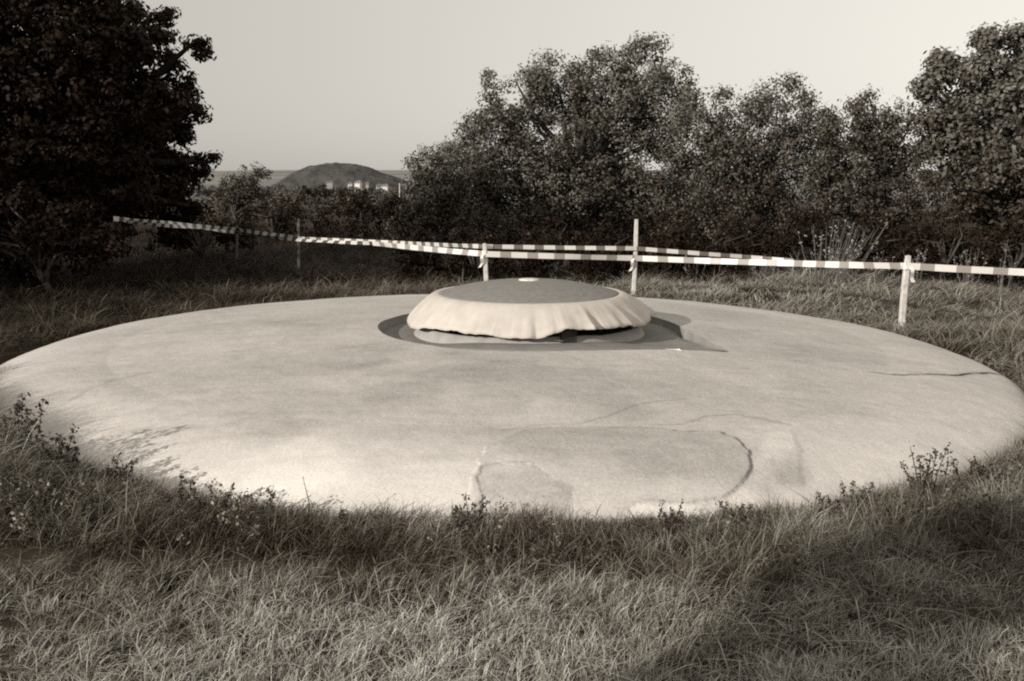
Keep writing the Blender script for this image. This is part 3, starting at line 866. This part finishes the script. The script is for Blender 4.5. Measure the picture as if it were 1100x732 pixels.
# pale weed clump behind the slab on the right
p = at(890, 300, 12.3)
weed('pale_weed', 'large pale bushy weed clump between the tall stake and the right hand stake', 'weed', p.x, p.y, .1, 44, 1.0, .55, .034, 'leaf_pale', 201, None, (.18, 0), leaves=6, tone=.22, stemw=.0062)
for i, (px, Y, h, n, lb) in enumerate([(655, 14.2, .45, 10, 'pale weed behind the turret, left of the tall stake'), (745, 13.6, .5, 8, 'pale weed right of the tall stake'), (1040, 12.5, .55, 12, 'pale weed right of the right hand stake'),
                                       (820, 12.9, .45, 12, 'low pale weed left of the large clump'), (985, 12.6, .5, 10, 'pale weed just behind the right hand stake'), (1075, 12.2, .7, 5, 'tall thin pale weed near the right edge'), (945, 12.4, .5, 12, 'pale weed right of the large clump')]):
    x = gx(px, Y)
    weed('pale_weed', lb, 'weed', x, Y, float(ground_z(x, Y)), n, h, .22, .03, 'leaf_pale', 210 + i, 'pale weeds in front of the brambles', leaves=7, tone=.15, stemw=.005)

# ------------------------------------------------------------------ stakes and barrier tape
def stake(px_top, py_top, px_bot, Y, w, mat, label):
    top = at(px_top, py_top, Y); bot = Vector((gx(px_bot, Y), Y, float(ground_z(gx(px_bot, Y), Y)) - .15))
    n = 9; r = random.Random(int(px_top))
    root_loc = Vector((bot.x, bot.y, bot.z))
    V, Fs = [], []
    for i in range(n):
        t = i / (n - 1); p = bot.lerp(top, t) - root_loc + Vector((math.sin(t * 5 + px_top) * .004, 0, 0))
        k = w * .5 * (1 - .06 * t) * (.97 + r.uniform(-.03, .03))
        if i == n - 1: k *= .86
        c = .3
        for (u, v) in ((-1, -1 + c), (-1 + c, -1), (1 - c, -1), (1, -1 + c), (1, 1 - c), (1 - c, 1), (-1 + c, 1), (-1, 1 - c)):
            V.append(p + Vector((u * k, v * k * .8, 0)))
    for i in range(n - 1):
        for k in range(8):
            Fs.append((i * 8 + k, i * 8 + (k + 1) % 8, (i + 1) * 8 + (k + 1) % 8, (i + 1) * 8 + k))
    V.append(V[-8].lerp(V[-4], .5) + Vector((0, 0, .006))); e = len(V) - 1
    for k in range(8): Fs.append(((n - 1) * 8 + k, (n - 1) * 8 + (k + 1) % 8, e))
    o = link('wooden_stake', pymesh('wooden_stake', V, Fs), MAT[mat])
    o.location = root_loc
    tag(o, label, 'stake', 'wooden stakes holding the barrier tape')
    return top
YA, YB, YC, YD, YE = 11.2, 11.6, 9.3, 14.6, 16.2
stake(521, 262, 523, YA, .055, 'stake', 'short pale wooden stake rising behind the turret cap')
stake(684, 236, 680, YB, .052, 'stake', 'tallest thin pale stake, right of the turret')
stake(975.5, 275, 970, YC, .062, 'stake', 'pale stake at the slab rim on the right')
stake(321, 235, 321, YD, .045, 'stake_dark', 'weathered grey stake on the left before the dark hedge')
stake(254.5, 244, 255, YE, .042, 'stake_dark', 'dull stake furthest left, beyond the big tree')
stake(1076, 300, 1077, 11.8, .03, 'stake_dark', 'thin grey stake under the tape at the right edge')

def tape_mat(name, c1, c2):
    m, nt, b = newmat(name)
    N, Lk = nt.nodes, nt.links
    a = N.new('ShaderNodeAttribute'); a.attribute_name = 'tone'
    cr = N.new('ShaderNodeValToRGB'); cr.color_ramp.elements[0].color = (*c1, 1); cr.color_ramp.elements[1].color = (*c2, 1)
    Lk.new(a.outputs['Fac'], cr.inputs['Fac']); Lk.new(cr.outputs['Color'], b.inputs['Base Color'])
    b.inputs['Roughness'].default_value = .45
    return m
MAT['tape'] = tape_mat('barrier_tape', g(.28, .05), g(.66))
MAT['tape_left'] = tape_mat('barrier_tape_shaded', g(.06, .1), g(.52))  # copy of the tape with the left side's shade in its colours

def tape(pts, w0, dark, light, mat, label, sag=.03, twist=None, seed=0):
    """ribbon through pts, with alternating bands"""
    r = random.Random(seed)
    samples = []
    for A, B in zip(pts, pts[1:]):
        n = max(4, int((B - A).length / .035))
        for i in range(n):
            t = i / n
            p = A.lerp(B, t); p.z -= sag * 4 * t * (1 - t) * (B - A).length / 3
            samples.append((p, (B - A).normalized(), t))
    samples.append((pts[-1].copy(), (pts[-1] - pts[-2]).normalized(), 1))
    V, Fs, T = [], [], []
    s = 0; per = dark + light
    for i in range(len(samples) - 1):
        p, d, t = samples[i]; q, d2, t2 = samples[i + 1]
        ln = (q - p).length
        def up(pp, dd, ss):
            a = (twist(ss) if twist else (.3 * math.sin(ss * 1.7 + seed) + .15 * math.sin(ss * 5.3)))
            side = dd.cross(Vector((0, 0, 1))).normalized()
            return Vector((0, 0, 1)) * math.cos(a) + side * math.sin(a)
        # cut at band borders
        cuts = [0.0]
        b0 = math.floor(s / per) * per
        for b in (b0 + light, b0 + per, b0 + per + light):
            if s < b < s + ln: cuts.append((b - s) / ln)
        cuts.append(1.0)
        for c0, c1 in zip(cuts, cuts[1:]):
            a_, b_ = p.lerp(q, c0), p.lerp(q, c1)
            ms = s + (c0 + c1) / 2 * ln
            tn = 1.0 if (ms % per) < light else 0.0
            u0, u1 = up(p, d, s + c0 * ln), up(q, d, s + c1 * ln)
            k = len(V)
            V += [a_ - u0 * w0 / 2, b_ - u1 * w0 / 2, b_ + u1 * w0 / 2, a_ + u0 * w0 / 2]; Fs.append((k, k + 1, k + 2, k + 3)); T += [tn] * 4
        s += ln
    me = npmesh('barrier_tape', [tuple(v) for v in V], Fs, T)
    o = link('barrier_tape', me, MAT[mat])
    tag(o, label, 'barrier tape', 'striped barrier tapes')
    return o
def knots(o, spots, w, seed):
    r = random.Random(seed)
    for (px, py, Y, sw) in spots:
        c = at(px, py, Y); V, Fs, T = [], [], []
        n = 14; a = sw * .5 + .006
        for turn in range(2):
            k0 = len(V); dz = r.uniform(-.012, .012)
            for i in range(n):
                t = 2 * PI * i / n
                q = 1.0 / max(abs(math.cos(t)), abs(math.sin(t))) ** .8
                hh = w * r.uniform(.30, .46); rr2 = a * q * (1 + .06 * turn) + r.uniform(0, .003)
                for sgn in (-1, 1): V.append((c.x + math.cos(t) * rr2, c.y + math.sin(t) * rr2 * .85, c.z + dz + sgn * hh)); T.append(1.0 if (i // 4 + turn) % 2 else 0.0)
            for i in range(n):
                j = (i + 1) % n
                Fs.append((k0 + 2 * i, k0 + 2 * j, k0 + 2 * j + 1, k0 + 2 * i + 1))
        k0 = len(V); dirx = r.choice((-1, 1))
        for i in range(6):   # loose tail
            t = i / 5; x = c.x + dirx * (.02 + .035 * t + .01 * math.sin(t * 7)); z = c.z - .01 - .15 * t; y = c.y - sw * .5 - .012 - .01 * math.sin(t * 5)
            V += [(x - .016, y, z), (x + .016, y - .008, z + .008)]; T += [1.0 if i % 4 < 2 else 0.0] * 2
        for i in range(5): Fs.append((k0 + 2 * i, k0 + 2 * i + 1, k0 + 2 * i + 3, k0 + 2 * i + 2))
        link('knot', npmesh('knot', V, Fs, T), o.data.materials[0], o)
f_ = .035   # tape runs on the viewer's side of the stakes
tp = tape([at(400, 261.5, 13.2), at(521, 273, YA - f_), at(682, 277.5, YB - f_), at(850, 283, 10.6), at(974, 286, YC - .04), at(1118, 293.5, 9.0), at(1300, 305, 8.4)], .066, .13, .19, 'tape',
     'lower and nearer striped tape strung from stake to stake and out to the right', sag=.006, seed=1)
knots(tp, [(521, 272.5, YA, .055), (682, 277, YB, .052), (974, 285.5, YC, .062)], .066, 3)
MAT['tape_upper'] = tape_mat('barrier_tape_dull', g(.12, .1), g(.55))
tape([at(321, 256, YD - f_), at(420, 260.5, 13.4), at(521, 265, YA + .04), at(682, 267, YB - f_ - .01), at(800, 276, 11.4), at(852, 280.5, 11.1)], .050, .11, .135, 'tape_upper',
     'upper thinner striped tape, joining the lower one right of the tall stake', sag=.004, seed=2)
tape([at(122, 235, 12.4), at(185, 240, 14.2), at(254, 246.5, YE - f_), at(321, 255.5, YD - f_)], .060, .13, .15, 'tape_left',
     'upper tape in shaded colours running left from the weathered stake into the dark tree', sag=.01, twist=lambda s: .5 * math.sin(s * 2.2), seed=3)
tape([at(138, 238.5, 12.6), at(215, 245, 15.0), at(254, 250, YE - f_ * 2), at(321, 258, YD - f_ * 2), at(402, 261.5, 13.2)], .05, .13, .15, 'tape_left',
     'lower tape in shaded colours twisting past the two left stakes', sag=.008, twist=lambda s: .9 * math.sin(s * 1.6 + 1), seed=4)

# ------------------------------------------------------------------ far landscape
def ridge(name, Y0, Y1, x0, x1, zf, mat, label=None, kind='structure', nx=200, ny=16, zb=-8):
    xs = np.linspace(x0, x1, nx); ts = np.linspace(0, 1, ny)
    X, T = np.meshgrid(xs, ts)
    Yy = Y0 + (Y1 - Y0) * T
    Z = zb + (zf(X) - zb) * np.sin(T * PI * .5) ** .8
    Z = Z + (fbm(X * .004 + Yy * .004, Yy * .008, 3) - .5) * 3
    V = np.stack([X, Yy, Z], -1).reshape(-1, 3)
    idx = np.arange(X.size).reshape(X.shape)
    Fq = np.stack([idx[:-1, :-1], idx[:-1, 1:], idx[1:, 1:], idx[1:, :-1]], -1).reshape(-1, 4)
    o = link(name, npmesh(name, V, Fq), mat, None, True); tag(o, label, kind=kind)
    return o
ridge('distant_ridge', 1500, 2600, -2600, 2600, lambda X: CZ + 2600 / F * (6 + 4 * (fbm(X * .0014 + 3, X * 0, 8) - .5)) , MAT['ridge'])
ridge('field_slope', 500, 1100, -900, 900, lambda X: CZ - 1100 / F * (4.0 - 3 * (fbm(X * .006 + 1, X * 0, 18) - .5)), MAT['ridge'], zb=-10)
# wooded hill: rounded cap, steep right shoulder
def wooded_hill():
    D = 620.0; n = 120
    c = at(368, 197, D); rx = 60 / F * D; top = at(368, 176, D).z; bz = -9.0
    px = [304, 315, 324, 336, 352, 368, 384, 397, 409, 419, 428, 442]; py = [199, 191, 184, 178.5, 176, 175.5, 177, 181, 186, 189, 192, 199]
    xs = np.array([at(a, 190, D).x for a in px]); zs = np.array([at(300, b, D).z for b in py])
    X, T = np.meshgrid(np.linspace(xs[0], xs[-1], n), np.linspace(-1, 1, 60))
    Yy = D + T * 60
    prof = np.interp(X, xs, zs) - bz
    Z = bz + prof * np.sqrt(np.clip(1 - T ** 2, 0, 1)) + (fbm(X * .22, Yy * .22, 6) - .5) * 1.9 * (1 - T ** 2)
    V = np.stack([X, Yy, Z], -1).reshape(-1, 3)
    idx = np.arange(X.size).reshape(X.shape)
    Fq = np.stack([idx[:-1, :-1], idx[:-1, 1:], idx[1:, 1:], idx[1:, :-1]], -1).reshape(-1, 4)
    o = link('hill', npmesh('hill', V, Fq), MAT['hill']); tag(o, kind='structure')
wooded_hill()

def far_clumps(name, label, spots, mat, per, size, seed, D):
    r = np.random.default_rng(seed)
    cs = []
    for (x, y, z, q) in spots:
        d = r.normal(0, 1, (8, 3)); d /= np.linalg.norm(d, axis=1)[:, None]
        cs.append(np.array([x, y, z]) + d * q * .55)
    C = np.concatenate(cs)
    V, Fq, T = leaf_cloud(C, .5 + r.normal(0, .15, len(C)), per, spots[0][3] * .6, size, r, .8)
    o = link(name, npmesh(name, V, Fq, T), MAT[mat]); tag(o, label, 'hedgerow', kind='stuff')
rr = random.Random(4)
far_clumps('far_wood', 'far belt of woodland along the valley below the wooded hill',
    [(gx(px, 330) + rr.uniform(-3, 3), 330 + rr.uniform(-10, 10), at(px, 203.5 + rr.uniform(-3, 3) + 2 * math.sin(px * .05), 330).z - 1, rr.uniform(1.6, 3)) for px in range(205, 470, 3)], 'far_leaf', 34, .75, 4, 330)
far_clumps('field_hedgerow', 'dark hedgerow trees across the field beyond the near hedge',
    [(gx(px, 70) + rr.uniform(-.5, .5), 70 + rr.uniform(-4, 4), at(px, 220 + rr.uniform(-4, 3) + (8 if px < 320 else 0), 70).z - .3, rr.uniform(.8, 1.3)) for px in range(208, 460, 3)], 'mid_leaf', 40, .26, 6, 70)
far_clumps('field_hedgerow', 'nearer line of scrub across the field, behind the hedge bushes',
    [(gx(px, 42) + rr.uniform(-.3, .3), 42 + rr.uniform(-2, 2), at(px, 236 + rr.uniform(-4, 4), 42).z - .1, rr.uniform(.6, .9)) for px in range(206, 455, 3)], 'mid_leaf', 42, .17, 7, 42)

def house(px, py, D, w, h, rot, wall, label, name='house'):
    p = at(px, py, D)
    w *= .8; h *= .72
    root = empty(name, (p.x, p.y, p.z)); root.rotation_euler = (0, 0, rot)
    d = w * .7; e = h * .6
    V = [(-w / 2, -d / 2, -6), (w / 2, -d / 2, -6), (w / 2, d / 2, -6), (-w / 2, d / 2, -6), (-w / 2, -d / 2, e), (w / 2, -d / 2, e), (w / 2, d / 2, e), (-w / 2, d / 2, e), (-w / 2, 0, h), (w / 2, 0, h)]
    link('wall', pymesh('wall', V, [(0, 1, 5, 4), (2, 3, 7, 6), (0, 4, 8, 7, 3), (1, 2, 6, 9, 5)]), MAT[wall], root)
    o = .25
    RV = [(-w / 2 - o, -d / 2 - o, e - .1), (w / 2 + o, -d / 2 - o, e - .1), (w / 2 + o, 0, h + .08), (-w / 2 - o, 0, h + .08), (w / 2 + o, d / 2 + o, e - .1), (-w / 2 - o, d / 2 + o, e - .1)]
    rf = link('roof', pymesh('roof', RV, [(0, 1, 2, 3), (3, 2, 4, 5)]), MAT['roof'], root)
    ch = .13
    CV = [(w * .2 + a * ch, b * ch, c) for c in (h - .4, h + .25) for a, b in ((-1, -1), (1, -1), (1, 1), (-1, 1))]
    link('chimney', pymesh('chimney', CV, [(0, 1, 5, 4), (1, 2, 6, 5), (2, 3, 7, 6), (3, 0, 4, 7), (4, 5, 6, 7)]), MAT[wall], rf)
    for k in (-.28, .22):
        x = w * k; ww = w * .08
        WV = [(x - ww, -d / 2 - .03, e * .35), (x + ww, -d / 2 - .03, e * .35), (x + ww, -d / 2 - .03, e * .8), (x - ww, -d / 2 - .03, e * .8)]
        link('window', pymesh('window', WV, [(0, 1, 2, 3)]), MAT['window'], root)
    tag(root, label, 'house', 'houses below the wooded hill')
house(376, 199.5, 440, 2.6, 2.0, R_(-72), 'house_wall', 'bright white gabled house, left one of the pair under the hill')
house(385, 199, 450, 3.6, 2.6, R_(-28), 'house_wall', 'larger white house, right one of the pair under the hill')
house(394.5, 199.5, 460, 1.6, 2.0, 0, 'house_wall_grey', 'tiny pale house just right of the white pair')
house(354, 197, 470, 3.4, 1.4, .2, 'house_wall_grey', 'low pale house furthest left below the hill')
house(407, 201.5, 430, 2.6, 1.7, .3, 'house_wall_grey', 'pale grey house midway between the white pair and the white pole')
house(413.5, 202, 420, 3.2, 2.0, -.2, 'house_wall', 'pale house with wide front just left of the white pole')
house(434, 202, 400, 2.4, 2.0, .3, 'house_wall_grey', 'pale house right of the white pole')
house(427, 192.5, 700, 5, 2.2, .1, 'house_wall_grey', 'far pale house above the others, behind the pole')
house(437, 193, 700, 4, 2.0, -.2, 'house_wall_grey', 'far pale house near the dark mast')

def pole(px, py0, py1, D, r, mat, label, name, arm=None):
    a, b = at(px, py0, D), at(px, py1, D)
    root = empty(name, (b.x, b.y, b.z))
    v, f = tube_pts([Vector((0, 0, 0)), (a - b) * .5, a - b], [r, r * .9, r * .75], 8)
    link('shaft', pymesh('shaft', v, f), MAT[mat], root)
    if arm:
        hgt = (a - b).length
        V = []; Fs = []
        for (x0, x1, z0, z1) in arm:
            k = len(V)
            for yy in (-r, r):
                V += [(x0, yy, hgt + z0), (x1, yy, hgt + z0), (x1, yy, hgt + z1), (x0, yy, hgt + z1)]
            Fs += [(k, k + 1, k + 2, k + 3), (k + 4, k + 7, k + 6, k + 5), (k, k + 4, k + 5, k + 1), (k + 3, k + 2, k + 6, k + 7), (k, k + 3, k + 7, k + 4), (k + 1, k + 5, k + 6, k + 2)]
        link('head', pymesh('head', V, Fs), MAT[mat], root)
    tag(root, label, 'pole')
pole(429.3, 197, 212, 60, .035, 'pole', 'short white pole standing in the field before the houses', 'white_pole')
pole(431.5, 181, 199, 300, .10, 'pole_dark', 'slender lamp mast rising above the houses', 'lamp_mast', [(-.1, .75, -.2, .05)])
pole(440, 179, 199, 300, .26, 'pole_dark', 'thicker dark mast with a block head, rightmost above the houses', 'mast', [(-.5, .5, -.8, .1)])

# ------------------------------------------------------------------ light, sky, camera
SUN_EL, SUN_AZ_DIR = R_(20), (0.78, 0.62)      # light travels toward +x, +y
w = bpy.data.worlds.new('World'); scene.world = w; w.use_nodes = True
nt = w.node_tree; N, Lk = nt.nodes, nt.links
bg = N['Background']
sky = N.new('ShaderNodeTexSky'); sky.sky_type = 'NISHITA'; sky.sun_disc = False
sky.sun_elevation = SUN_EL
# direction to the sun, measured clockwise from +Y
sky.sun_rotation = math.atan2(-SUN_AZ_DIR[0], -SUN_AZ_DIR[1])
sky.air_density = 1.0; sky.dust_density = 2.5; sky.ozone_density = 1.0
bw = N.new('ShaderNodeRGBToBW'); Lk.new(sky.outputs[0], bw.inputs[0])
pw = N.new('ShaderNodeMath'); pw.operation = 'POWER'; pw.inputs[1].default_value = .15
Lk.new(bw.outputs[0], pw.inputs[0])
tc = N.new('ShaderNodeTexCoord')
cn = N.new('ShaderNodeTexNoise'); cn.inputs['Scale'].default_value = 1.3; cn.inputs['Detail'].default_value = 5
Lk.new(tc.outputs['Generated'], cn.inputs['Vector'])
cm = N.new('ShaderNodeMapRange'); cm.inputs['To Min'].default_value = .93; cm.inputs['To Max'].default_value = 1.07
Lk.new(cn.outputs['Fac'], cm.inputs['Value'])
sx = N.new('ShaderNodeSeparateXYZ'); Lk.new(tc.outputs['Generated'], sx.inputs[0])
hz = N.new('ShaderNodeMapRange'); hz.inputs['From Min'].default_value = -.5; hz.inputs['From Max'].default_value = .5
hz.inputs['To Min'].default_value = .74; hz.inputs['To Max'].default_value = 1.26
Lk.new(sx.outputs['X'], hz.inputs['Value'])
ml = N.new('ShaderNodeMath'); ml.operation = 'MULTIPLY'; gn = N.new('ShaderNodeMath'); gn.operation = 'MULTIPLY'; gn.inputs[1].default_value = 3.9; Lk.new(pw.outputs[0], gn.inputs[0]); Lk.new(gn.outputs[0], ml.inputs[0]); Lk.new(cm.outputs[0], ml.inputs[1])
ml2 = N.new('ShaderNodeMath'); ml2.operation = 'MULTIPLY'; Lk.new(ml.outputs[0], ml2.inputs[0]); Lk.new(hz.outputs[0], ml2.inputs[1])
tint = N.new('ShaderNodeVectorMath'); tint.operation = 'SCALE'; tint.inputs[0].default_value = (1.0, .953, .868)
Lk.new(ml2.outputs[0], tint.inputs['Scale'])
Lk.new(tint.outputs[0], bg.inputs['Color'])
bg.inputs['Strength'].default_value = .15

sd = bpy.data.lights.new('sun', 'SUN'); sd.energy = 5.0; sd.angle = R_(.6); sd.color = (1, .95, .88)
so = bpy.data.objects.new('sun', sd); COL.objects.link(so)
n_ = math.hypot(*SUN_AZ_DIR)
dv = Vector((SUN_AZ_DIR[0] / n_ * math.cos(SUN_EL), SUN_AZ_DIR[1] / n_ * math.cos(SUN_EL), -math.sin(SUN_EL)))
so.rotation_euler = dv.to_track_quat('-Z', 'Y').to_euler(); so.location = (-20, -25, 20)

cd = bpy.data.cameras.new('camera'); cam = bpy.data.objects.new('camera', cd); COL.objects.link(cam)
cam.location = (0, 0, CZ); cam.rotation_euler = (PI / 2 - PITCH, 0, 0)
cd.sensor_fit = 'HORIZONTAL'; cd.sensor_width = 36; cd.lens = F / W * 36; cd.clip_end = 9000; cd.clip_start = .05
scene.camera = cam
scene.view_settings.view_transform = 'Standard'; scene.view_settings.look = 'None'
scene.view_settings.exposure = 0; scene.view_settings.gamma = 1
scene.render.engine = 'CYCLES'
scene.cycles.use_denoising = False
scene.cycles.pixel_filter_type = 'BLACKMAN_HARRIS'; scene.cycles.filter_width = 2.1
scene.cycles.max_bounces = 5; scene.cycles.diffuse_bounces = 3; scene.cycles.transparent_max_bounces = 4
